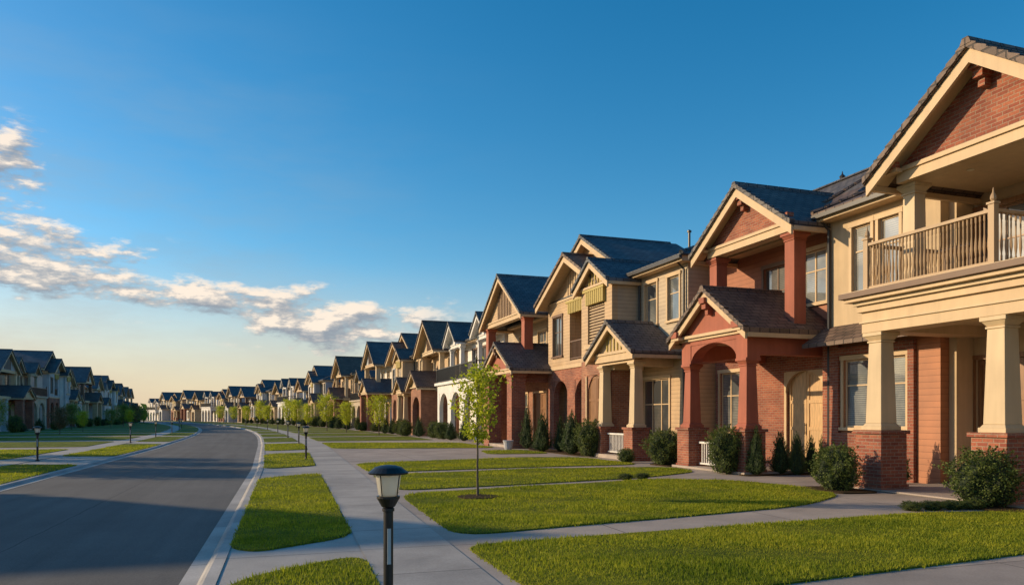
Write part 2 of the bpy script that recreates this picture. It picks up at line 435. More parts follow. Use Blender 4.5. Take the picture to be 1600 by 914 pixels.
for q in ([(12.3,16.75),(15.3,16.75),(15.3,17.15),(12.3,17.2)],[(11.3,12.3),(12.3,12.2),(12.3,13.6),(11.4,13.8)],[(12.25,20.7),(13.6,20.7),(13.6,22.3),(12.25,22.0)],
          [(12.1,27.3),(13.3,27.2),(13.3,34.0),(12.1,33.2)],[(11.7,8.8),(12.3,8.6),(12.35,10.4),(11.6,10.5)]):
    lawn(q,.3,'planting_bed',SOIL,.035)
mb=MB(); mb.lathe(4.1,14.05,[(.42,.02),(.40,.045),(.2,.055),(.02,.06)],SOIL,20); struct('mulch_ring',mb)

def inpoly(px,py,poly):
    c=np.zeros(len(px),bool);n=len(poly)
    for i in range(n):
        x0,y0=poly[i];x1,y1=poly[i-1]
        if y0==y1: continue
        k=((y0>py)!=(y1>py))&(px<(x1-x0)*(py-y0)/(y1-y0)+x0); c^=k
    return c
V=[]
for poly,h in lawn_polys:
    P=np.array(poly)
    ymin,ymax=P[:,1].min(),P[:,1].max()
    if ymin>40 or ymax<3: continue
    x0,x1=P[:,0].min(),P[:,0].max()
    if x1<-9: continue
    ymin=max(ymin,4.5); ymax=min(ymax,45)
    step=2.0; yy=ymin
    while yy<ymax:
        y2=min(yy+step,ymax)
        dens=2600 if yy<11 else (1400 if yy<16 else (650 if yy<24 else 300))
        n=int((x1-x0+.06)*(y2-yy)*dens)
        px=rng.uniform(x0-.04,x1+.04,n);py=rng.uniform(yy-.0,y2,n)
        D=.3235*px+.9462*py; Xc=.9462*px-.3235*py
        k=inpoly(px+rng.normal(0,.022,n),py+rng.normal(0,.022,n),poly)&(D>5.5)&(np.abs(Xc)<D*.72+.5)
        V.append(np.stack([px[k],py[k],np.full(k.sum(),h)],1)); yy=y2
pts=np.concatenate(V); n=len(pts)
print('BLADES',n)
ang=rng.uniform(0,2*np.pi,n); dist=np.hypot(pts[:,0],pts[:,1])
clump=(np.sin(pts[:,0]*2.1+np.sin(pts[:,1]*1.7)*2)+np.sin(pts[:,1]*3.3+pts[:,0]*1.1))*.3+1
hh=rng.uniform(.014,.036,n)*clump*np.where(rng.random(n)<.05,1.7,1); ww=.0045+.0005*dist
lean=rng.normal(0,.018,(n,2))
a=pts.copy();b_=pts.copy();c=pts.copy()
a[:,0]-=np.cos(ang)*ww;a[:,1]-=np.sin(ang)*ww;b_[:,0]+=np.cos(ang)*ww;b_[:,1]+=np.sin(ang)*ww
a[:,2]-=.02;b_[:,2]-=.02;c[:,:2]+=lean;c[:,2]+=hh
vs=np.stack([a,b_,c],1).reshape(-1,3)
def tri_mesh(name,vs,k,mat):
    me=bpy.data.meshes.new(name);nv=len(vs);nf=nv//k
    me.vertices.add(nv);me.vertices.foreach_set('co',vs.astype(np.float32).ravel())
    me.loops.add(nv);me.loops.foreach_set('vertex_index',np.arange(nv,dtype=np.int32))
    me.polygons.add(nf);me.polygons.foreach_set('loop_start',np.arange(0,nv,k,dtype=np.int32))
    me.update(calc_edges=True);me.materials.append(mat);return me
go=link(bpy.data.objects.new('grass',tri_mesh('grass',vs,3,GRASSB)));go['kind']='stuff';go['label']='short mown green grass blades on the lawns';go['category']='grass'

# ---------------------------------------------------------------- house kit
def window(T,x,y0,y1,z0,z1,fm=TRIM,gl=GL1,cols=2,label=None,sur=.09,parent=None,transom=True):
    mb=MB()
    s=sur
    mb.box(x-.045,x+.001,y0-s,y0,z0-.0,z1,fm); mb.box(x-.045,x+.001,y1,y1+s,z0,z1,fm)
    mb.box(x-.055,x+.001,y0-s-.03,y1+s+.03,z1,z1+s+.03,fm); mb.box(x-.09,x+.001,y0-s-.04,y1+s+.04,z0-.08,z0,fm)
    f=.05
    mb.box(x+.05,x+.11,y0,y0+f,z0,z1,fm);mb.box(x+.05,x+.11,y1-f,y1,z0,z1,fm)
    mb.box(x+.05,x+.11,y0+f,y1-f,z0,z0+f,fm);mb.box(x+.05,x+.11,y0+f,y1-f,z1-f,z1,fm)
    for i in range(1,cols):
        yy=y0+(y1-y0)*i/cols; mb.box(x+.052,x+.108,yy-.025,yy+.025,z0+f,z1-f,fm)
    if transom:
        zz=z0+(z1-z0)*.62; 
        for i in range(cols):
            a=y0+(y1-y0)*i/cols+(.025 if i else f); b=y0+(y1-y0)*(i+1)/cols-(.025 if i<cols-1 else f)
            mb.box(x+.056,x+.104,a,b,zz-.018,zz+.018,fm)
    w=T.part('window',mb,parent,label)
    p=MB(); p.box(x+.075,x+.085,y0+.02,y1-.02,z0+.02,z1-.02,gl); T.part('window_pane',p,w)
    return w
def door(T,x,y0,y1,z0,z1,mat=WOOD,fm=TRIM,leaves=2,arch=False):
    mb=MB(); s=.1
    mb.box(x-.04,x+.001,y0-s,y0,z0,z1,fm);mb.box(x-.04,x+.001,y1,y1+s,z0,z1,fm);
    if not arch: mb.box(x-.05,x+.001,y0-s-.02,y1+s+.02,z1,z1+s,fm)
    w=(y1-y0)/leaves
    for i in range(leaves):
        a=y0+i*w+.01;b=y0+(i+1)*w-.01
        mb.box(x+.08,x+.12,a,b,z0,z1,mat)
        st=.09; H=z1-z0
        mb.box(x+.055,x+.081,a,a+st,z0,z1,mat);mb.box(x+.055,x+.081,b-st,b,z0,z1,mat)
        for zz in (z0,z0+H*.38,z0+H*.66,z1-.12): mb.box(x+.055,x+.081,a+st,b-st,zz,zz+.1,mat)
    d=T.part('door',mb)
    h=MB(); h.box(x+.0,x+.02,(y0+y1)/2+.04,(y0+y1)/2+.065,z0+.95,z0+1.3,DARKF); h.box(x+.02,x+.06,(y0+y1)/2+.045,(y0+y1)/2+.06,z0+1.0,z0+1.02,DARKF);h.box(x+.02,x+.06,(y0+y1)/2+.045,(y0+y1)/2+.06,z0+1.23,z0+1.25,DARKF)
    T.part('door_handle',h,d); return d
def column(T,x,y,z0,z1,a=.22,b=.18,mat=CREAM,ped=None,pedh=1.25,pedw=.34,name='column',bv=.008):
    zb=z0
    mb=MB()
    if ped:
        mb.box(x-pedw-.03,x+pedw+.03,y-pedw-.03,y+pedw+.03,z0,z0+.14,ped)
        mb.box(x-pedw,x+pedw,y-pedw,y+pedw,z0+.14,z0+pedh-.08,ped)
        mb.box(x-pedw-.05,x+pedw+.05,y-pedw-.05,y+pedw+.05,z0+pedh-.08,z0+pedh,mat if ped is not BRICK else BRICK)
        T.part('column_pedestal',mb,bevel=bv); mb=MB(); zb=z0+pedh
    mb.box(x-a-.06,x+a+.06,y-a-.06,y+a+.06,zb,zb+.09,mat)
    mb.frustum(x,y,zb+.09,zb+.15,a+.04,a,mat)
    mb.frustum(x,y,zb+.15,z1-.22,a,b,mat)
    mb.box(x-b-.025,x+b+.025,y-b-.025,y+b+.025,z1-.22,z1-.18,mat)
    mb.frustum(x,y,z1-.18,z1-.08,b,b+.07,mat)
    mb.box(x-b-.09,x+b+.09,y-b-.09,y+b+.09,z1-.08,z1,mat)
    return T.part(name,mb,bevel=bv)
def gable(T,xf,xb,yc,half,ze,zp,tile,trim,ped,ped_x,zb=None,name='gable_roof',bracket=None,beam=True,bo=.3,decor=None,bb=.26):
    s=(zp-ze)/half;t=.13
    def chev(h,top,th):
        return [(yc-h,zp-s*h+top),(yc,zp+top),(yc+h,zp-s*h+top),(yc+h,zp-s*h+top-th),(yc,zp+top-th),(yc-h,zp-s*h+top-th)]
    mb=MB(); mb.prism('x',chev(half,0,t),xf,xb,tile)
    L_=math.hypot(half,zp-ze); n=int(L_/.25)
    for sg in(-1,1):
        for i in range(n):
            u=(i+.5)/n; y=yc+sg*half*u; z=zp-s*half*u
            hw=half/n*.5
            mb.prism('x',[(y-hw*sg,z+s*hw+.005),(y+hw*sg,z-s*hw+.04),(y+hw*sg,z-s*hw-.10),(y-hw*sg,z+s*hw-.12)],xf-.03,xf+.14,tile)
    k=int((xb-xf)/.4)
    for i in range(k):
        x0=xf-.04+i*.4; mb.prism('x',[(yc-.12,zp-.12*s+.01),(yc-.06,zp+.055),(yc+.06,zp+.055),(yc+.12,zp-.12*s+.01)],x0,x0+.38,tile)
    r=T.part(name,mb)
    mb=MB()
    mb.prism('x',chev(half-.03,-t-.004,bb),xf+.05,xf+.12,trim)
    mb.prism('x',chev(half-.06,-t-.003,.05),xf+.121,min(ped_x+.05,xb),trim)
    mb.box(xf+.122,xb,yc-half+.0,yc-half+.1,ze-t-.12,ze-t-.005,trim);mb.box(xf+.122,xb,yc+half-.1,yc+half,ze-t-.12,ze-t-.005,trim)
    T.part('bargeboard',mb,r)
    if zb is None: zb=ze-t-.12
    ap=zp-t-.06; h=(ap-zb)/s
    mb=MB(); mb.prism('x',[(yc-h,zb),(yc,ap),(yc+h,zb)],ped_x,ped_x+.14,ped)
    if decor:
        for i in range(-4,5):
            yy=yc+i*.28; zt=ap-abs(yy-yc)*s-.1
            if zt>zb+.35: mb.box(ped_x-.04,ped_x+.001,yy-.035,yy+.035,zb+.05,zt,decor)
    T.part('pediment',mb,r)
    if beam:
        mb=MB(); mb.box(ped_x-.07,ped_x+.3,yc-min(h,half-.15)-.0,yc+min(h,half-.15),zb-bo,zb-.002,trim)
        mb.box(ped_x-.12,ped_x-.069,yc-min(h,half-.15),yc+min(h,half-.15),zb-.09,zb-.003,trim)
        T.part('tie_beam',mb,r)
    if bracket:
        mb=MB(); z=ap-.1
        mb.box(ped_x-.36,ped_x-.001,yc-.13,yc+.13,z-.18,z-.02,bracket);mb.box(ped_x-.28,ped_x-.001,yc-.1,yc+.1,z-.34,z-.182,bracket);mb.box(ped_x-.18,ped_x-.001,yc-.07,yc+.07,z-.5,z-.342,bracket)
        T.part('bracket',mb,r)
        for sg in(-1,1):
            mb=MB(); yy=yc+sg*(half-.42);mb.box(ped_x-.34,ped_x-.121,yy-.16,yy+.16,zb-.04,zb+.14,bracket);mb.box(ped_x-.3,ped_x-.121,yy-.22,yy+.22,zb-.12,zb-.042,trim)
            T.part('bracket',mb,r)
    return r
def hip(T,x0,x1,y0,y1,ze,zp,tile,trim,ins=None,name='roof'):
    w=(x1-x0)/2; ins=w if ins is None else ins
    xr=(x0+x1)/2; mb=MB(); t=.06
    vs=[(x0,y0,ze),(x1,y0,ze),(x1,y1,ze),(x0,y1,ze),(xr,y0+ins,zp),(xr,y1-ins,zp)]
    vs+=[(x,y,z-t) for x,y,z in vs[:4]]
    mb.add(vs,[(0,1,4),(1,2,5,4),(2,3,5),(3,0,4,5),(0,6,7,1),(1,7,8,2),(2,8,9,3),(3,9,6,0),(6,9,8,7)],tile)
    k=int((y1-y0-2*ins)/.4)
    for i in range(max(k,0)):
        yy=y0+ins+i*.4; mb.prism('y',[(xr-.12,zp-.03),(xr-.06,zp+.05),(xr+.06,zp+.05),(xr+.12,zp-.03)],yy,yy+.38,tile)
    for A,B in (((x0,y0),(xr,y0+ins)),((x0,y1),(xr,y1-ins)),((x1,y0),(xr,y0+ins))):
        nn=int(math.hypot(math.hypot(A[0]-B[0],A[1]-B[1]),zp-ze)/.4)
        for i in range(nn):
            p=[A[0]+(B[0]-A[0])*i/nn,A[1]+(B[1]-A[1])*i/nn,ze+(zp-ze)*i/nn+.02]; q=[A[0]+(B[0]-A[0])*(i+.98)/nn,A[1]+(B[1]-A[1])*(i+.98)/nn,ze+(zp-ze)*(i+.98)/nn+.02]
            mb.tube([p,q],[.085,.065],tile,6)
    r=T.part(name,mb)
    mb=MB(); mb.box(x0+.08,x1-.08,y0+.08,y1-.08,ze-.24,ze-t-.004,trim)
    mb.box(x0-.06,x0+.05,y0+.02,y1-.02,ze-.17,ze-.064,DARKF)
    T.part('eaves',mb,r); return r
def vent(T,x,y,z):
    mb=MB(); mb.lathe(x,y,[(.05,z-.3),(.05,z+.3),(.09,z+.31),(.09,z+.38),(.02,z+.42)],DARKF,10); T.part('roof_vent',mb)
def balustrade(T,p0,p1,z,h=1.05,mat=CREAM,sp=.13,fancy=True,posts=True,name='balcony_railing'):
    mb=MB(); (xa,ya),(xb,yb)=p0,p1; d=math.hypot(xb-xa,yb-ya); ux,uy=(xb-xa)/d,(yb-ya)/d
    al='y' if abs(uy)>abs(ux) else 'x'
    def rail(z0,z1,hw):
        if al=='y': mb.box(xa-hw,xa+hw,min(ya,yb),max(ya,yb),z0,z1,mat)
        else: mb.box(min(xa,xb),max(xa,xb),ya-hw,ya+hw,z0,z1,mat)
    rail(z+.06,z+.11,.035);rail(z+h-.06,z+h,.05)
    n=int(d/sp)
    for i in range(1,n):
        x=xa+ux*d*i/n;y=ya+uy*d*i/n
        if fancy:
            H=h-.17; zz=z+.11
            mb.lathe(x,y,[(.019,zz),(.019,zz+.12*H),(.012,zz+.15*H),(.027,zz+.32*H),(.022,zz+.45*H),(.012,zz+.6*H),(.015,zz+.8*H),(.011,zz+.84*H),(.019,zz+.88*H),(.019,zz+H)],mat,6)
        else: mb.box(x-.016,x+.016,y-.016,y+.016,z+.11,z+h-.06,mat)
    if posts:
        for x,y in (p0,p1):
            mb.box(x-.06,x+.06,y-.06,y+.06,z,z+h+.08,mat);mb.box(x-.08,x+.08,y-.08,y+.08,z+h+.08,z+h+.12,mat)
            mb.lathe(x,y,[(.025,z+h+.12),(.055,z+h+.18),(.045,z+h+.24),(.02,z+h+.29),(.008,z+h+.38)],mat,8)
    return T.part(name,mb)
def downspout(T,x,y,z1,z0=.1):
    mb=MB(); mb.tube([(x-.45,y,z1),(x-.45,y,z1-.12),(x-.08,y,z1-.45),(x-.08,y,z0+.2),(x-.25,y,z0)],[.045]*5,DARKF,8)
    return T.part('downspout',mb)
def body(T,x,xb,y0,y1,zs,mats,ops,label=None):
    mb=MB()
    for i in range(len(mats)):
        z0,z1=zs[i],zs[i+1]
        o=[q for q in ops if z0<=q[2] and q[3]<=z1+.001]
        mb.wall(x,.25,y0,y1,z0,z1,o,mats[i])
        mb.box(x+.252,xb-.2,y0+.002,y0+.2,z0,z1,mats[i]);mb.box(x+.252,xb-.2,y1-.2,y1-.002,z0,z1,mats[i])
        mb.box(xb-.198,xb,y0+.003,y1-.003,z0,z1,mats[i])
    return T.part('wall',mb,label=label)
def band(T,x,y0,y1,z0,z1,mat,pr=.06,name='string_course'):
    mb=MB(); mb.box(x-pr,x+.001,y0-pr,y1,z0,z1,mat); return T.part(name,mb)
def valance(T,x,y0,y1,z0,z1):
    mb=MB(); n=int((y1-y0)/.19)
    for i in range(n): mb.box(x-.14,x-.001,y0+i*.19,y0+.13+i*.19,z0,z1-.099,YEL)
    mb.box(x-.16,x-.001,y0-.07,y1+.07,z1-.1,z1,YEL); T.part('ochre_valance',mb)

# ================= HOUSE A
A=Thing('house','tan and red brick two-storey house with balustraded balcony porch','house',(15,12,0))
body(A,15,24,13.2,16.75,[0,3.6,7.0],[SID_O,STUC],[(14.15,16.2,1.3,3.1),(14.35,15.0,4.85,6.6),(15.25,15.9,4.85,6.6)])
mb=MB(); mb.wall(15.8,.25,5,13.19,0,3.6,[(11.75,12.95,.1,2.9),(8,10,.9,3)],STUC); mb.wall(15.8,.25,5,13.19,3.6,7.0,[(11.6,12.9,4.35,6.3),(8.6,10.6,4.35,6.3)],STUC)
mb.box(15.26,15.79,13.0,13.195,0,7.0,STUC); A.part('wall',mb,label='recessed beige stucco wall behind the porch')
mb=MB(); mb.box(14.96,15.001,13.96,14.05,1.2,3.3,BRICK);mb.box(14.9,15.001,13.86,14.04,.0,3.45,BRICK);mb.box(14.9,15.001,16.32,16.9,0,3.58,BRICK);mb.box(14.9,15.001,14.041,16.319,3.24,3.45,BRICK);mb.box(14.9,15.001,14.041,16.319,.0,1.15,BRICK)
A.part('brick_surround',mb)
window(A,15,14.15,16.2,1.3,3.1,TRIM,GL1,2);window(A,15,14.35,15.0,4.85,6.6,TRIM,GL1,1);window(A,15,15.25,15.9,4.85,6.6,TRIM,GL1,1)
window(A,15.8,8,10,.9,3,BROWNP,GL2,2)
door(A,15.8,11.75,12.95,.1,2.9,WOODD,WOODD,2);window(A,15.8,11.6,12.9,4.35,6.3,WOODD,GL2,2);window(A,15.8,8.6,10.6,4.35,6.3,WOODD,GL2,2)
mb=MB(); mb.box(12.45,15.79,5,13.19,-.004,.05,DRIVE); A.part('porch_floor',mb,bevel=.01)
for y in(12.8,10.0,7.2): column(A,12.85,y,.0,3.41,.215,.17,CREAM,BRICK,1.3,.35)
mb=MB()
mb.box(12.58,13.12,5,13.07,3.41,3.86,TRIM);mb.box(13.121,15.79,12.53,13.07,3.41,3.86,TRIM)
mb.box(12.54,13.14,5,13.11,3.62,3.66,CREAM)
mb.box(13.121,15.79,5,12.529,3.62,3.86,CREAM)
mb.box(12.5,15.0,5,13.13,3.861,4.0,TRIM);mb.box(12.42,15.0,5,13.16,4.001,4.08,CREAM);mb.box(12.30,15.05,5,13.3,4.081,4.16,TRIM);mb.box(12.22,15.06,5,13.38,4.161,4.28,BROWNP)
mb.box(12.26,15.07,5,13.34,4.281,4.30,CREAM)
A.part('entablature',mb,bevel=.006)
balustrade(A,(12.62,12.95),(12.62,10.0),4.3,1.05,RAILP,.085)
balustrade(A,(12.70,10.0),(15.7,10.0),4.3,1.05,RAILP,.12,posts=False);balustrade(A,(12.72,12.95),(14.9,12.95),4.3,1.05,RAILP,.12,posts=False)
for y in(12.4,8.3):
    column(A,13.35,y,4.3,6.55,.17,.15,CREAM)
gr=gable(A,12.45,21,10.4,2.5,6.72,8.55,ROOFN,TRIM,BRICK,13.0,zb=6.85,bracket=BRICK,bo=.3)
mb=MB(); mb.box(13.31,15.79,8.1,12.7,6.70,6.76,CREAM); c=A.part('balcony_ceiling',mb)
for x,y in((14.0,11.6),(14.0,10.2),(14.9,11)):
    mb=MB(); mb.lathe(x,y,[(.07,6.685),(.07,6.699)],LENS,14); A.part('downlight',mb)
hip(A,14.5,24.5,4.5,16.85,7.15,9.3,ROOFN,TRIM,1.6)
downspout(A,15,16.68,7.15)
vent(A,16.6,15.6,8.1)
mb=MB(); mb.prism('y',[(14.2,3.55),(15.0,4.05),(15.0,3.93),(14.2,3.45)],13.2,16.9,ROOFN); A.part('skirt_roof',mb)
mb=MB(); mb.box(13.5,13.55,11.2,11.25,4.3,5.0,BROWNP);mb.box(13.5,13.55,11.75,11.8,4.3,5.0,BROWNP);mb.box(14.0,14.05,11.2,11.25,4.3,5.0,BROWNP);mb.box(14.0,14.05,11.75,11.8,4.3,5.0,BROWNP);mb.box(13.4,14.15,11.1,11.9,5.0,5.04,BROWNP)
me=mb.build('balcony_table'); o=link(bpy.data.objects.new('balcony_table',me)); top(o,'small brown table standing on the balcony','table')

# ================= HOUSE B
B=Thing('house','terracotta and red brick house with arched porch and gables','house',(15.5,20,0))
body(B,15.5,22.4,16.92,22.9,[0,3.9,7.0],[BRICK,SID_R],[(17.5,19.1,.1,2.95),(21.0,22.6,1.0,3.1),(17.4,18.45,4.9,6.45),(19.0,20.2,4.3,6.3)])
door(B,15.5,17.5,19.1,.1,2.95,WOOD,TRIM,2,True)
mb=MB(); mb.archfill(15.45,15.54,18.3,.8,2.35,2.96,TRIM); B.part('door_arch',mb)
window(B,15.5,21.0,22.6,1.0,3.1,TRIM,GL1,3);window(B,15.5,17.4,18.45,4.9,6.45,TRIM,GL1,2);window(B,15.5,19.0,20.2,4.3,6.3,BROWNP,GL2,2)
gable(B,13.65,18.5,19.2,2.5,6.9,8.6,ROOFG,TRIM,BRICK,14.1,zb=7.05,bracket=BRICK)
hip(B,14.95,22.5,16.4,23.3,7.15,9.55,ROOFG,TRIM,1.3)
hip(B,15.6,20.4,15.9,18.6,7.6,9.05,ROOFN,TRIM,.5,name='lower_roof')
mb=MB(); mb.lathe(18.72,20.3,[(.10,9.5),(.08,9.62),(.1,9.68),(.03,9.75),(.01,9.85)],DARKF,8); B.part('roof_finial',mb)
vent(B,17.2,17.3,8.7); vent(B,18.0,21.6,8.9)
for y in(21.05,17.35): column(B,14.35,y,4.0,6.73,.2,.2,REDP)
mb=MB(); mb.box(13.95,15.49,20.3,21.5,3.9,4.05,TRIM);mb.box(14.0,15.49,16.93,20.3,3.95,4.0,REDP); B.part('upper_deck',mb)
gable(B,12.3,15.49,18.85,1.98,3.98,5.35,ROOFN,TRIM,REDP,12.62,zb=4.05,name='porch_roof',bracket=REDP,bo=.02,bb=.2)
for y in(20.25,17.45): column(B,12.85,y,.0,3.2,.2,.155,REDP,BRICK,1.25,.33)
mb=MB(); mb.wall(12.64,.42,17.2,20.5,3.2,4.02,[(17.7,20.0,3.2001,3.75)],REDP); mb.archfill(12.66,13.04,18.85,1.15,3.2,3.751,REDP)
mb.box(13.061,15.49,17.22,17.6,3.3,4.0,REDP);mb.box(13.061,15.49,20.1,20.48,3.3,4.0,REDP); mb.box(13.061,15.49,17.6,20.1,3.8,3.9,CREAM)
mb.box(12.58,12.639,17.15,20.55,3.88,4.04,TRIM)
B.part('porch_arch',mb)
mb=MB(); mb.box(12.4,15.49,17.0,20.7,-.004,.08,DRIVE); B.part('porch_floor',mb)
balustrade(B,(12.85,18.0),(12.85,19.8),.08,.75,WHITE,.12,False,False,'porch_railing')
mb=MB(); mb.box(15.42,15.501,16.9,22.9,3.86,3.98,TRIM); B.part('string_course',mb)

# ================= HOUSE C
C=Thing('house','tan clapboard and brick house with slate roofs and cream columns','house',(15.4,30,0))
q0=[(24.2,26.2,.5,3.0),(23.5,24.3,5.1,6.7),(25.1,26.0,5.1,6.7)]
body(C,14.4,24,22.95,26.5,[0,3.9,7.2],[SID_T,SID_B],q0)
for q in q0: window(C,14.4,*q,TRIM,GL1 if q[2]>4 else GL2,3 if q[1]-q[0]>1.5 else 1)
mb=MB(); mb.box(22.2,24,26.5,35,0,7.2,SID_B); mb.box(14.7,24,34.7,34.95,0,7.2,SID_B); C.part('wall',mb,label='plain beige clapboard rear and side walls')
mb=MB()
mb.wall(13.2,.25,26.5,29.4,0,3.9,[(27.2,28.8,.2,3.3)],BRICK2);mb.archfill(13.22,13.43,28.0,.8,2.5,3.301,BRICK2)
mb.wall(13.2,.25,26.5,29.4,3.9,7.0,[(27.15,28.75,4.6,6.5)],SID_T)
mb.box(13.452,14.65,26.502,26.7,0,3.9,BRICK2);mb.box(13.452,14.65,26.502,26.7,3.9,7.0,SID_B)
mb.box(13.452,14.1,29.2,29.398,0,7.0,SID_B)
C.part('bay_wall',mb)
mb=MB(); mb.box(13.32,13.35,27.17,28.73,4.6,6.5,BROWNP)
for i in range(15): mb.box(13.26,13.321,27.19,28.71,4.65+i*.122,4.70+i*.122,STUC)
C.part('louvred_shutter',mb)
valance(C,13.2,27.05,28.9,6.2,6.85)
mb=MB(); mb.box(13.1,13.199,26.95,28.95,4.4,4.55,TRIM); C.part('sill',mb)
door(C,13.2,27.2,28.8,.2,3.25,WOODD,TRIM,2,True)
gable(C,12.85,18,28.0,1.7,7.0,8.05,ROOFB,TRIM,SID_T,13.2,zb=6.98,bo=.12,decor=YEL)
mb=MB()
mb.wall(13.9,.3,29.41,35,0,3.9,[(30.0,31.7,.2,3.3),(32.6,34.3,.2,3.3)],BRICK);mb.archfill(13.92,14.18,30.85,.85,2.5,3.301,BRICK);mb.archfill(13.92,14.18,33.45,.85,2.5,3.301,BRICK)
mb.wall(13.9,.3,29.41,35,3.9,7.2,[(30.5,32.3,4.2,6.7),(33.2,34.3,4.5,6.4)],SID_T)
mb.box(14.202,14.7,34.8,34.99,0,7.2,SID_T);mb.box(14.21,15.6,32.31,32.5,3.9,7.2,SID_T);mb.box(14.21,15.6,30.3,30.49,3.9,7.2,SID_T);mb.box(15.6,15.8,30.3,32.5,3.9,7.2,BROWNP);mb.box(14.21,15.6,30.5,32.3,4.0,4.15,TRIM);mb.box(15.0,15.2,29.4,35,0,3.85,BROWNP)
C.part('gable_wall',mb)
balustrade(C,(13.95,32.25),(13.95,30.55),4.2,.9,BROWNP,.14,False,False)
valance(C,13.9,30.4,32.4,6.35,6.95)
window(C,13.9,33.2,34.3,4.5,6.4,BROWNP,GL2,2)
gable(C,13.2,22,31.5,3.7,7.1,9.0,ROOFN,TRIM,SID_T,13.95,zb=7.15,bo=.15,decor=CREAM)
gable(C,14.2,19.3,31.8,4.4,7.6,9.95,ROOFB,TRIM,SID_T,14.7,zb=7.6,bo=.1)
hip(C,13.9,24.5,22.6,35.6,7.25,9.3,ROOFB,TRIM,4.3)
gable(C,12.35,14.39,25.3,2.0,3.9,5.15,ROOFG,TRIM,STUC,12.7,zb=4.0,name='porch_roof',bo=.35,bb=.2,decor=YEL)
for y in(26.6,24.05): column(C,12.95,y,0,3.55,.2,.155,CREAM,BRICK,1.2,.34)
mb=MB(); mb.box(13.1,14.39,23.9,24.25,3.4,3.9,TRIM);mb.box(13.1,14.39,26.1,26.45,3.4,3.9,TRIM);mb.box(13.1,14.39,24.26,26.09,3.7,3.8,CREAM)
mb.box(12.75,13.09,23.85,26.75,3.553,3.63,TRIM)
C.part('porch_beam',mb)
mb=MB(); mb.box(12.5,14.39,23.7,27.0,-.004,.16,DRIVE); C.part('porch_floor',mb)
balustrade(C,(12.9,24.5),(12.9,26.2),.16,.8,WHITE,.12,False,False,'porch_railing')
band(C,13.9,29.45,35,3.84,4.0,TRIM); downspout(C,14.4,26.35,7.25); downspout(C,14.4,23.1,7.25); vent(C,17,27,8.9)

# ================= HOUSE D
Dh=Thing('house','russet brick house with timbered gable and square red columns','house',(15,40,0))
body(Dh,15,24,37.1,44.6,[0,3.9,7.0],[BRICK2,SID_B],[(38,40,.2,2.9),(41,43.2,.9,2.9),(38,39.3,4.7,6.3),(40.8,42.4,4.7,6.3)])
door(Dh,15,38,40,.2,2.9,WOODD,TRIM,2)
for q in((41,43.2,.9,2.9),(38,39.3,4.7,6.3),(40.8,42.4,4.7,6.3)): window(Dh,15,*q,TRIM,GL1,2)
gable(Dh,12.75,22,39.9,3.8,6.95,9.5,ROOFB,TRIM,SID_T,13.2,zb=7.1,bo=.3,decor=BROWNP)
for y in(43.1,36.75): column(Dh,13.4,y,4.0,6.8,.25,.23,REDP,bv=0)
mb=MB(); mb.box(12.9,15.5,36.3,43.6,3.7,4.0,TRIM); Dh.part('upper_deck',mb)
column(Dh,13.3,43.1,0,3.7,.3,.3,BRICK2,bv=0); column(Dh,13.3,40.6,0,3.7,.3,.3,BRICK2,bv=0)
hip(Dh,14.5,24.5,36.9,45,7.1,8.9,ROOFB,TRIM,4)
gable(Dh,11.7,15.4,37.1,2.6,3.95,5.4,ROOFG,TRIM,REDP,12.0,zb=4.0,name='porch_roof',bo=.25,bb=.2,bracket=BROWNP)
for y in(39.0,35.2): column(Dh,12.25,y,0,3.7,.36,.36,BRICK,bv=0)
mb=MB(); mb.box(12.3,15.0,35.2,35.5,3.3,3.95,BRICK); Dh.part('porch_beam',mb)
mb=MB(); mb.box(11.9,15,34.9,39.4,-.004,.16,DRIVE); Dh.part('porch_floor',mb)
mb=MB(); mb.wall(15,.25,35.1,37.09,0,3.8,[(35.5,36.6,.6,2.8)],BRICK2); mb.box(15.26,24,35.1,35.3,0,3.8,BRICK2);mb.box(14.8,24,35.05,37.2,3.81,3.95,TRIM); Dh.part('side_wing_wall',mb)
window(Dh,15,35.5,36.6,.6,2.8,TRIM,GL2,2)

# ================= HOUSE E (white)
E=Thing('house','white stucco house with arcade and dark balcony railing','house',(15,51,0))
qe=[(46.5,48.3,.3,2.9),(50,52,.3,2.9),(53.6,55.4,.3,2.9),(46.4,47.8,4.3,6.4),(49.2,50.4,4.3,6.4),(51.5,52.7,4.3,6.4),(54.2,55.5,4.3,6.4)]
body(E,15,24,45.3,56.6,[0,3.9,7.0],[WHITE,WHITE],qe)
for q in qe: window(E,15,*q,BROWNP,GL2,2)
mb=MB(); ops=[(46.0+i*3.55,48.6+i*3.55,.001,3.3) for i in range(3)]
mb.wall(13.2,.3,45.4,56.3,0,3.9,ops,WHITE)
for o in ops: mb.archfill(13.22,13.48,(o[0]+o[1])/2,1.3,2.1,3.301,WHITE)
mb.box(13.502,15,45.4,45.7,3.0,3.9,WHITE); mb.box(13.502,15,45.7,56.3,3.7,3.9,WHITE); mb.box(13.0,15.0,45.2,56.5,3.902,4.1,WHITE)
E.part('arcade',mb)
balustrade(E,(13.15,45.4),(13.15,56.2),4.1,1.05,DARKF,.16,False)
balustrade(E,(13.2,45.4),(14.9,45.4),4.1,1.05,DARKF,.16,False,False)
hip(E,14.4,24.5,44.9,57,7.15,9.2,ROOFB,TRIM,4.3)
gable(E,13.6,21,47.1,1.7,7.1,8.4,ROOFB,WHITE,WHITE,14.2,zb=7.0,bo=.3); gable(E,13.6,21,54.6,1.9,7.1,8.6,ROOFB,WHITE,WHITE,14.2,zb=7.0,bo=.3)
for y in(45.7,48.5,53.1,56.1): column(E,14.3,y,4.1,6.7,.15,.13,WHITE,bv=0)
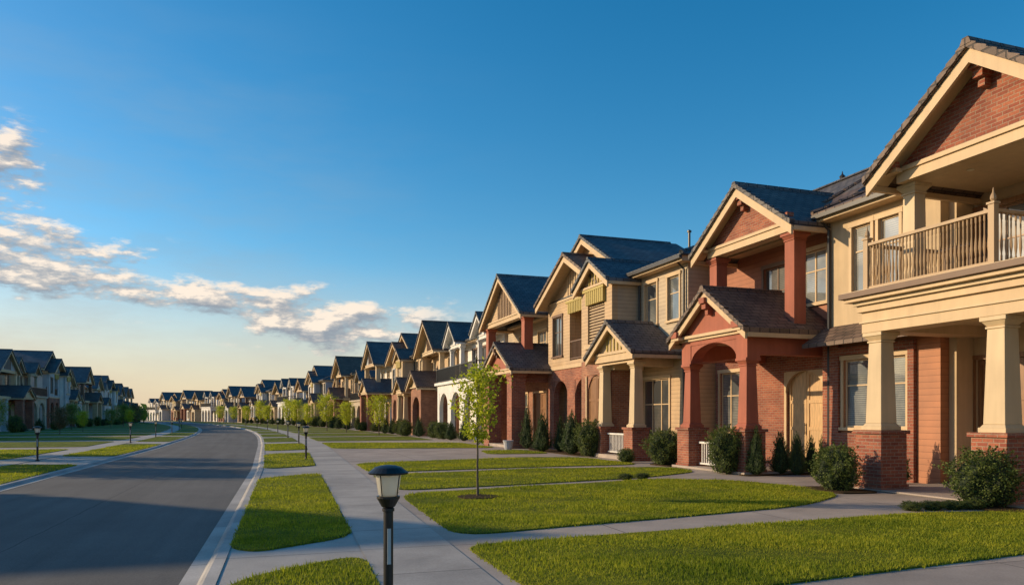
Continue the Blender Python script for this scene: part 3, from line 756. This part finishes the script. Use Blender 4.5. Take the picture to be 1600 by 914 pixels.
# ================= HOUSE F
F=Thing('house','tan gabled house with arched brick entry and brown roof','house',(15,62,0))
qf=[(58.5,60.3,.9,2.9),(64.5,66.5,.9,2.9),(58.6,60.0,4.7,6.4),(61.5,63,4.7,6.4),(65,66.4,4.7,6.4)]
body(F,15,24,57.4,67.4,[0,3.9,7.0],[BRICK2,SID_T],qf)
for q in qf: window(F,15,*q,CREAM,GL1 if q[2]>4 else GL2,2)
gable(F,13.2,22,62,3.9,6.95,9.6,ROOFN,CREAM,STUC,13.9,zb=7.1,bo=.3,decor=BROWNP)
for y in(65.4,58.7): column(F,14.1,y,3.9,6.8,.2,.18,CREAM,bv=0)
mb=MB(); mb.box(13.6,15,58.2,65.9,3.6,3.9,CREAM); F.part('upper_deck',mb)
hip(F,14.5,24.5,57,67.8,7.1,8.9,ROOFN,TRIM,4)
gable(F,12.0,15.2,60.9,2.5,3.95,5.3,ROOFN,CREAM,STUC,12.4,zb=4.0,name='porch_roof',bo=.02,bb=.2)
mb=MB(); mb.wall(12.45,.4,58.9,62.9,0,4.0,[(59.6,62.2,.001,3.2)],BRICK2); mb.archfill(12.47,12.83,60.9,1.3,2.3,3.201,BRICK2)
mb.box(12.852,15,58.9,59.2,0,4.0,BRICK2);mb.box(12.852,15,62.6,62.9,0,4.0,BRICK2); F.part('porch_arch',mb)

GR='two-storey houses lining the street'
for t in(A,B,C,Dh,E,F): t.root['group']=GR
LB={1:'pale grey gabled two-storey house with slate roof',2:'beige two-storey house with grey shingle roof',3:'white and tan gabled two-storey house',4:'cream two-storey house with brown tile roof'}
seq=[(C,73.5,2,1.0),(Dh,86.5,1,1.06),(E,98,3,.9),(F,110,0,1.06),(B,119.5,2,.93),(C,131,3,1.03),(Dh,144,4,.9),(E,156,1,1.07),(F,168,3,.93),(C,180.5,1,1),(B,192,4,1.07),(Dh,202,3,.93),(F,214,1,1.0),(C,227,2,.93),(E,240,1,1.05),(F,253,4,.95),(Dh,265,1,1.05),(C,279,2,.95),(F,292,1,1.05),(E,305,1,.95)]
for t,y,p,zs in seq:
    ang=-math.atan(-.0016*max(0,y-55))
    copy_thing(t.root,(t.o[0]+kc(y)+(1.2 if t is B else (.8 if zs<.94 else 0)),y,0),ang,(1,1,zs),label=LB.get(p,t.root['label']),group=GR,pal=p)
ls=[(F,25.5,1,1,1.0),(C,70,1,.8,-4),(F,83,1,.85,-2),(Dh,94.5,1,.93,0),(E,106,3,1,0),(C,119,1,1.05,.5),(F,133,1,.93,-.5),(Dh,144.5,3,1.05,0),(F,156,1,.95,.6),(E,168,1,1.0,0),(C,181.5,3,1.03,0),(Dh,194,1,.92,.5),(F,205,4,1,0),(E,217,1,.96,0),(F,229,3,1,0),(Dh,240,1,1,0)]  # first house is unseen, kept for its shadow on the near road
for t,y,p,zs,dx in ls:
    xl=-26-.00028*max(0,y-60)**2
    copy_thing(t.root,(xl-1.0+dx,y,0),math.pi,(1,1,zs),label=LB.get(p,t.root['label']),group=GR,pal=p)

# ---------------------------------------------------------------- lamps
def lamp(x,y,label='black post lamp with frosted lantern beside the sidewalk',group='post lamps along the street'):
    T=Thing('street_lamp',label,'street lamp',(x,y,0),group)
    mb=MB(); mb.lathe(x,y,[(.075,.0),(.075,.03),(.045,.05),(.036,.09),(.036,.90),(.045,.905),(.045,.925),(.036,.93)],BLACKP,20); T.part('lamp_post',mb)
    mb=MB(); mb.box(x-.013,x+.013,y-.0385,y-.033,.52,.78,GREYP); T.part('post_plate',mb)
    mb=MB(); mb.lathe(x,y,[(.036,.93),(.05,.94),(.075,.985),(.085,1.0),(.085,1.015),(.07,1.016)],BLACKP,20)
    for i in range(4):
        a=math.pi/4+i*math.pi/2; mb.tube([(x+.076*math.cos(a),y+.076*math.sin(a),1.01),(x+.098*math.cos(a),y+.098*math.sin(a),1.17)],[.004,.004],BLACKP,6)
    T.part('lamp_collar',mb)
    mb=MB(); mb.lathe(x,y,[(.064,1.016),(.074,1.03),(.093,1.155),(.095,1.170)],LGLASS,20); T.part('lantern_glass',mb,smooth=True)
    mb=MB(); mb.lathe(x,y,[(.10,1.170),(.142,1.176),(.148,1.188),(.125,1.205),(.10,1.225),(.06,1.238),(.02,1.243)],BLACKP,24); T.part('lamp_cap',mb)
    return T
l0=lamp(.92,5.5)
for y in (28.5,44,59,75,91,107,124): copy_thing(l0.root,(sl(y)-.25,y,0))
for y in(30.8,49.7,62,77,92,108): copy_thing(l0.root,(sll(y)+.12,y,0))
mb=MB(); mb.lathe(11.4,33.9,[(.16,0),(.2,.1),(.24,.38),(.27,.42),(.25,.45),(.2,.43)],GREYP,14)
T=Thing('planter_pot','grey stone planter pot beside the driveway','planter',(11.4,33.9,0)); T.part('pot',mb)

# ---------------------------------------------------------------- foliage
def leaves(pts,size,seed=0,up=.3):
    r=np.random.default_rng(seed); n=len(pts)
    d=r.normal(size=(n,3)); d[:,2]+=up; d/=np.linalg.norm(d,axis=1)[:,None]
    u=np.cross(d,r.normal(size=(n,3))); u/=np.linalg.norm(u,axis=1)[:,None]; w=np.cross(d,u)
    s=(size*r.uniform(.6,1.3,n))[:,None]
    q=np.stack([pts-u*s*.9,pts-w*s*.45+d*s*.1,pts+u*s*.9,pts+w*s*.45+d*s*.1],1)
    return q.reshape(-1,3)
def combined(name,vs4,leafmat,core=None,coremat=None):
    me=bpy.data.meshes.new(name)
    nv=len(vs4); faces=np.arange(nv).reshape(-1,4)
    V=[vs4]; F=faces.tolist(); M=[0]*len(F)
    if core is not None:
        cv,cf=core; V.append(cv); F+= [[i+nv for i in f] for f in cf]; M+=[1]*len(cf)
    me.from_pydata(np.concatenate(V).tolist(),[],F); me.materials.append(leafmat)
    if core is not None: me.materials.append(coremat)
    me.polygons.foreach_set('material_index',M); me.update(); return me
def ico(fn,sub=3):
    bm=bmesh.new(); bmesh.ops.create_icosphere(bm,subdivisions=sub,radius=1)
    v=np.array([fn(x.co) for x in bm.verts]); f=[[w.index for w in p.verts] for p in bm.faces]; bm.free(); return v,f
def shrub_mesh(kind,seed,n=6500):
    r=np.random.default_rng(seed)
    ph=r.uniform(0,6,6)
    def prof(t,a):
        lump=1+.14*math.sin(3*a+ph[0]+5*t)+.11*math.sin(5*a+ph[1]-7*t)+.09*math.sin(9*a+ph[2]+13*t)
        if kind=='round': rad=.48*math.sqrt(max(0,1-((t-.48)/.52)**2))**.8
        else: rad=.5*min(1,(t+.02)*7)*(1-t)**.62*1.12
        return rad*lump
    P=[]
    sprigs=[(r.random()**1.0,r.uniform(0,2*math.pi)) for _ in range(70)]
    while len(P)<n:
        if r.random()<.28:
            t,a=sprigs[r.integers(len(sprigs))]; R_=prof(t,a); k=r.uniform(.8,1.22); t2=t+ (k-.8)*.25+r.normal(0,.015); a2=a+r.normal(0,.07)
            P.append((math.cos(a2)*R_*k,math.sin(a2)*R_*k,.02+min(t2,1.08)*.98)); continue
        t=r.random()**(.9 if kind=='round' else 1.35); a=r.uniform(0,2*math.pi); R_=prof(t,a)
        if r.random()>R_/.5+.05: continue
        k=1-abs(r.normal(0,.16))
        P.append((math.cos(a)*R_*k,math.sin(a)*R_*k,.02+t*.98))
    P=np.array(P)
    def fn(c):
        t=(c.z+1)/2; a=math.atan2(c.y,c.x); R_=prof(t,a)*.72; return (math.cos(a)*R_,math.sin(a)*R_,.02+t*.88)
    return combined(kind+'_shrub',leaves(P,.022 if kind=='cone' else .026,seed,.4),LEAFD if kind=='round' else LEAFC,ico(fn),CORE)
SH={'round':[shrub_mesh('round',i) for i in range(3)],'cone':[shrub_mesh('cone',10+i) for i in range(3)]}
cnt=[0]
def shrub(kind,x,y,h,w,label=None):
    i=cnt[0];cnt[0]+=1
    o=link(bpy.data.objects.new('shrub' if kind=='round' else 'conifer_shrub',SH[kind][i%3])); o.location=(x,y,.0); o.scale=(w,w*(.9+.07*(i%4)),h); o.rotation_euler=(0,0,i*1.7)
    top(o,label or ('rounded green shrub in front of a house' if kind=='round' else 'narrow conical evergreen beside a house wall'),'shrub','shrubs along the house fronts'); return o
for k,x,y,h,w in [('round',12.1,9.75,1.0,1.15),('round',11.75,12.9,.98,.95),('cone',14.3,13.7,1.15,.45),('round',12.3,17.7,1.28,.95),('cone',12.75,16.95,1.25,.55),
    ('cone',13.6,17.05,1.15,.55),('cone',14.2,17.1,1.1,.45),('cone',14.6,17.0,1.0,.4),('cone',15.0,17.0,1.05,.4),('cone',13.9,16.7,.9,.45),
    ('round',12.6,21.4,1.15,1.2),('round',12.4,26.9,1.4,1.05),('cone',12.4,28.6,1.75,1.05),('cone',12.8,30.8,1.5,.6),('cone',12.1,31.2,1.65,.85),('cone',12.5,34.3,2.0,.6),
    ('round',12.0,23.0,.5,.6),('cone',12.6,46.3,1.4,.8),('cone',12.3,48.6,1.2,.9),('round',12.2,50.6,1.2,1.1),('round',12.2,53,1.2,1.1),('cone',11.9,57,1.5,.9),('round',11.3,59.5,1.2,1.2),('round',11.8,64,1.3,1.2)]:
    shrub(k,x,y,h,w)
yy=67
while yy<190:
    shrub('round' if rng.random()<.6 else 'cone',11.8+kc(yy)+rng.uniform(-.6,.4),yy,rng.uniform(.9,1.7),rng.uniform(.8,1.3)); yy+=rng.uniform(1.8,6)
for x,y in((10.9,9.75),(11.3,9.7),(11.65,9.65),(10.5,9.8),(9.3,16.95),(8.8,16.9)): shrub('round',x,y,.16,.38,'low spreading ground plant at the lawn edge')

def tree_mesh(seed,h,crown0,cw,nb,nl,ls,leafmat,tr=.03,bulk=1.0,rise=.5):
    r=np.random.default_rng(seed); rr=random.Random(seed)
    mb=MB(); pts=[(0,0,-.05)];x=y=0
    for k in range(1,9):
        x+=rr.uniform(-.012,.012)*h/2.6; y+=rr.uniform(-.012,.012)*h/2.6; pts.append((x,y,h*.93*k/8))
    mb.tube(pts,[tr*(1.25 if k==0 else 1)*(1-.85*k/8) for k in range(9)],BARK,8)
    L_=[]
    for i in range(nb):
        t=i/nb; z0=crown0+(h*.92-crown0)*t*.95; a=i*2.4+rr.uniform(-.4,.4)
        prof=math.sin(math.pi*(.12+.8*t))**.7
        ln=cw/2*prof*rr.uniform(.6,1.35)
        p=Vector((x*z0/h,y*z0/h,z0)); q=[p]
        for k in range(1,5):
            q.append(p+Vector((math.cos(a+.1*k)*ln*k/4,math.sin(a+.1*k)*ln*k/4,ln*rise*(k/4)**1.1+ (h*.05)*k/4*(t))))
        mb.tube([tuple(v) for v in q],[tr*.38*(1-t*.6)*(1-.8*k/4) for k in range(5)],BARK,5)
        m_=int(nl/nb)
        for j in range(m_):
            s=r.uniform(.25,1.08); base=q[0].lerp(q[-1],min(s,1)); sp=cw*.085*bulk*(.6+.6*s)
            c=r.normal(0,1,3)*sp; L_.append((base.x+c[0],base.y+c[1],base.z+c[2]*.8))
    trunk=mb.build('trunk')
    crown=combined('crown',leaves(np.array(L_),ls,seed,.5),leafmat)
    return trunk,crown
def tree(meshes,x,y,label,s=1,rot=0,cat='tree',group=None,name='tree'):
    root=link(bpy.data.objects.new(name,None)); root.location=(x,y,0); root.scale=(s,s,s); root.rotation_euler=(0,0,rot); top(root,label,cat,group)
    for nme,me in zip(('trunk','crown'),meshes):
        o=link(bpy.data.objects.new(nme,me)); o.parent=root
    return root
S1=tree_mesh(3,2.6,1.05,.85,30,2500,.044,LEAFY,.026,.78,.8)
tree(S1,4.1,14.05,'slender young tree with yellow-green leaves on the lawn',name='sapling')
TY=[tree_mesh(20+i,4.0,1.1,2.0,32,3200,.08,LEAFY,.05,1.0) for i in range(2)]
TT=[tree_mesh(30+i,3.9,.9,2.4,38,3800,.09,LEAFT,.06,1.1) for i in range(3)]
TR=[tree_mesh(40,3.9,.9,2.2,38,3600,.09,LEAFR,.06,1.05)]
G2='street trees on the front lawns'
for x,y,s,k in [(9.8,63,.85,0),(8.6,74,.75,1),(8.0,84,1.0,1),(7.4,96,.8,0),(7.0,104,.95,1),(7.6,117,1.05,0),(6,128,.85,1),(6.5,140,1.1,0),(5.8,152,.9,0),(5.5,166,.9,1),(5.2,182,1.0,1)]:
    tree(TY[k],x+kc(y),y,'young tree with bright yellow-green foliage on lawn',s,y,group=G2)
# unseen trees added out of view to throw shade bands across the road
for x,y,s,k in [(-12.0,28.6,1.05,0),(-13.2,31.0,1.15,1),(-12.4,34.0,1.1,2),(-14.0,37.5,1.1,0)]:
    tree(TT[k],x,y,'unseen leafy tree added to shade the road',s,y,group=G2)
yy=66
i=0
while yy<225:
    x=-19.0-.0003*max(0,yy-60)**2+rng.uniform(-2,3)
    M=TR[0] if i%6==1 else (TY[i%2] if i%3==2 else TT[i%3])
    tree(M,x,yy,'russet-leaved tree before the houses' if M is TR[0] else 'unseen leafy tree added to shade the road',rng.uniform(.6,.95)*(.9 if M in TY else 1),yy,group=G2); yy+=rng.uniform(8,14); i+=1
yy=74
while yy<225:
    shrub('cone' if rng.random()<.5 else 'round',-22.3-.0003*max(0,yy-60)**2+rng.uniform(-.7,.7),yy,rng.uniform(.9,1.7),rng.uniform(.9,1.4),'evergreen shrub in front of the opposite houses'); yy+=rng.uniform(3,9)

P=[]
for i in range(2200):
    a=rng.uniform(-.75,.35); d=rng.uniform(520,700); h=rng.uniform(0,5)*(1+.4*math.sin(a*37)+.3*math.sin(a*81))
    P.append((d*math.sin(a),d*math.cos(a),h))
me=combined('distant_wood',leaves(np.array(P),4.0,5),LEAFT); o=link(bpy.data.objects.new('distant_wood',me)); o['kind']='stuff'; o['label']='far-off line of dark trees at the horizon'; o['category']='trees'

# ---------------------------------------------------------------- world
w=bpy.data.worlds.new('World'); scene.world=w; w.use_nodes=True; nt=w.node_tree
bg=nt.nodes['Background']; out=nt.nodes['World Output']
sky=N(nt,'ShaderNodeTexSky',sky_type='NISHITA'); sky.sun_disc=False
sky.sun_elevation=R(SUN_EL); sky.sun_rotation=R(SUN_AZ)
sky.air_density=1.0; sky.dust_density=.6; sky.ozone_density=2.8
hs=N(nt,'ShaderNodeHueSaturation'); hs.inputs['Saturation'].default_value=1.38; hs.inputs['Hue'].default_value=.492; L(nt,sky.outputs[0],hs.inputs['Color'])
L(nt,hs.outputs[0],bg.inputs[0]); bg.inputs[1].default_value=.17
tc=N(nt,'ShaderNodeTexCoord'); sx=N(nt,'ShaderNodeSeparateXYZ'); L(nt,tc.outputs['Generated'],sx.inputs[0])
X,Y,Z=sx.outputs
az=mathn(nt,'ARCTAN2',X,Y)
hor=mathn(nt,'SQRT',mathn(nt,'ADD',mathn(nt,'MULTIPLY',X,X),mathn(nt,'MULTIPLY',Y,Y)))
el=mathn(nt,'DIVIDE',Z,mathn(nt,'MAXIMUM',hor,.01))
def gauss(v,c,wd):
    d=mathn(nt,'DIVIDE',mathn(nt,'SUBTRACT',v,c),wd); return mathn(nt,'EXPONENT',mathn(nt,'MULTIPLY',mathn(nt,'MULTIPLY',d,d),-1.0))
def sstep(v,a,b):
    m_=N(nt,'ShaderNodeMapRange',interpolation_type='SMOOTHSTEP'); L(nt,v,m_.inputs[0])
    m_.inputs[1].default_value=min(a,b); m_.inputs[2].default_value=max(a,b)
    if a>b: m_.inputs[3].default_value=1; m_.inputs[4].default_value=0
    return m_.outputs[0]
def dens(da,de):
    a=mathn(nt,'ADD',az,da); e=mathn(nt,'ADD',el,de)
    cb=N(nt,'ShaderNodeCombineXYZ'); L(nt,mathn(nt,'MULTIPLY',a,11.0),cb.inputs[0]); L(nt,mathn(nt,'MULTIPLY',e,29.0),cb.inputs[1]); cb.inputs[2].default_value=1.7
    n=noise(nt,cb.outputs[0],1.3,11,.62)
    vc=mathn(nt,'SUBTRACT',.142,mathn(nt,'MULTIPLY',a,.075))
    b1=mathn(nt,'MULTIPLY',gauss(mathn(nt,'SUBTRACT',e,vc),0,.030),.255)
    b2=mathn(nt,'MULTIPLY',mathn(nt,'MULTIPLY',gauss(a,-.30,.07),gauss(e,.272,.055)),.31)
    b3=mathn(nt,'MULTIPLY',mathn(nt,'MULTIPLY',gauss(a,-.21,.10),gauss(e,.205,.015)),.21)
    b4=mathn(nt,'MULTIPLY',mathn(nt,'MULTIPLY',gauss(a,.10,.12),gauss(e,.116,.034)),.29)
    b=mathn(nt,'ADD',mathn(nt,'MAXIMUM',b1,b4),mathn(nt,'ADD',b2,b3))
    return mathn(nt,'ADD',n.outputs[0],mathn(nt,'SUBTRACT',b,.10)),b
d0,bb=dens(0,0); d1,_=dens(-.009,.010)
am2=sstep(az,.30,.18)
mask=mathn(nt,'MULTIPLY',mathn(nt,'MULTIPLY',sstep(d0,.50,.68),am2),sstep(bb,.02,.10))
lit=mathn(nt,'ADD',.47,mathn(nt,'MULTIPLY',mathn(nt,'SUBTRACT',d0,d1),5.0),True)
cr=ramp(nt,lit,[(0,(.33,.37,.43)),(.5,(.57,.55,.54)),(1,(1.15,.97,.79))])
bgc=N(nt,'ShaderNodeBackground'); L(nt,cr.outputs[0],bgc.inputs[0]); bgc.inputs[1].default_value=.92
cb=N(nt,'ShaderNodeCombineXYZ'); L(nt,mathn(nt,'MULTIPLY',az,2.5),cb.inputs[0]); L(nt,mathn(nt,'MULTIPLY',el,8.0),cb.inputs[1])
nc=noise(nt,cb.outputs[0],1.2,8,.6)
cir=mathn(nt,'MULTIPLY',mathn(nt,'MULTIPLY',sstep(nc.outputs[0],.34,.74),sstep(az,.45,-.3)),.62)
cir=mathn(nt,'MULTIPLY',cir,sstep(el,.6,.12))
hz=mathn(nt,'MULTIPLY',sstep(el,.22,0.0),.76)
hzc=ramp(nt,sstep(az,-.5,.9),[(0,(1.0,.74,.49)),(.45,(.95,.77,.58)),(1,(.52,.62,.68))])
bgh=N(nt,'ShaderNodeBackground'); L(nt,hzc.outputs[0],bgh.inputs[0]); bgh.inputs[1].default_value=.82
bgw=N(nt,'ShaderNodeBackground'); bgw.inputs[0].default_value=(.42,.54,.62,1); bgw.inputs[1].default_value=.78
ms0=N(nt,'ShaderNodeMixShader'); L(nt,cir,ms0.inputs[0]); L(nt,bg.outputs[0],ms0.inputs[1]); L(nt,bgw.outputs[0],ms0.inputs[2])
msh=N(nt,'ShaderNodeMixShader'); L(nt,hz,msh.inputs[0]); L(nt,ms0.outputs[0],msh.inputs[1]); L(nt,bgh.outputs[0],msh.inputs[2])
ms=N(nt,'ShaderNodeMixShader'); L(nt,mathn(nt,'MULTIPLY',mask,.92),ms.inputs[0]); L(nt,msh.outputs[0],ms.inputs[1]); L(nt,bgc.outputs[0],ms.inputs[2])
L(nt,ms.outputs[0],out.inputs[0])

sd=Vector((math.sin(R(SUN_AZ))*math.cos(R(SUN_EL)),math.cos(R(SUN_AZ))*math.cos(R(SUN_EL)),math.sin(R(SUN_EL))))
s=bpy.data.lights.new('sun','SUN'); s.energy=5.0; s.angle=R(.6); s.color=(1,.75,.45)
so=link(bpy.data.objects.new('sun',s)); so.rotation_euler=sd.to_track_quat('Z','Y').to_euler()

scene.view_settings.view_transform='Standard'; scene.view_settings.look='None'; scene.view_settings.exposure=0
cam=bpy.data.cameras.new('camera'); co=link(bpy.data.objects.new('camera',cam)); scene.camera=co
cam.sensor_width=36; cam.lens=36*1170/1600; cam.shift_y=193/1600; cam.clip_end=6000; cam.clip_start=.05
co.location=(0,0,1.6); co.rotation_euler=(R(90),0,-math.atan(400/1170))
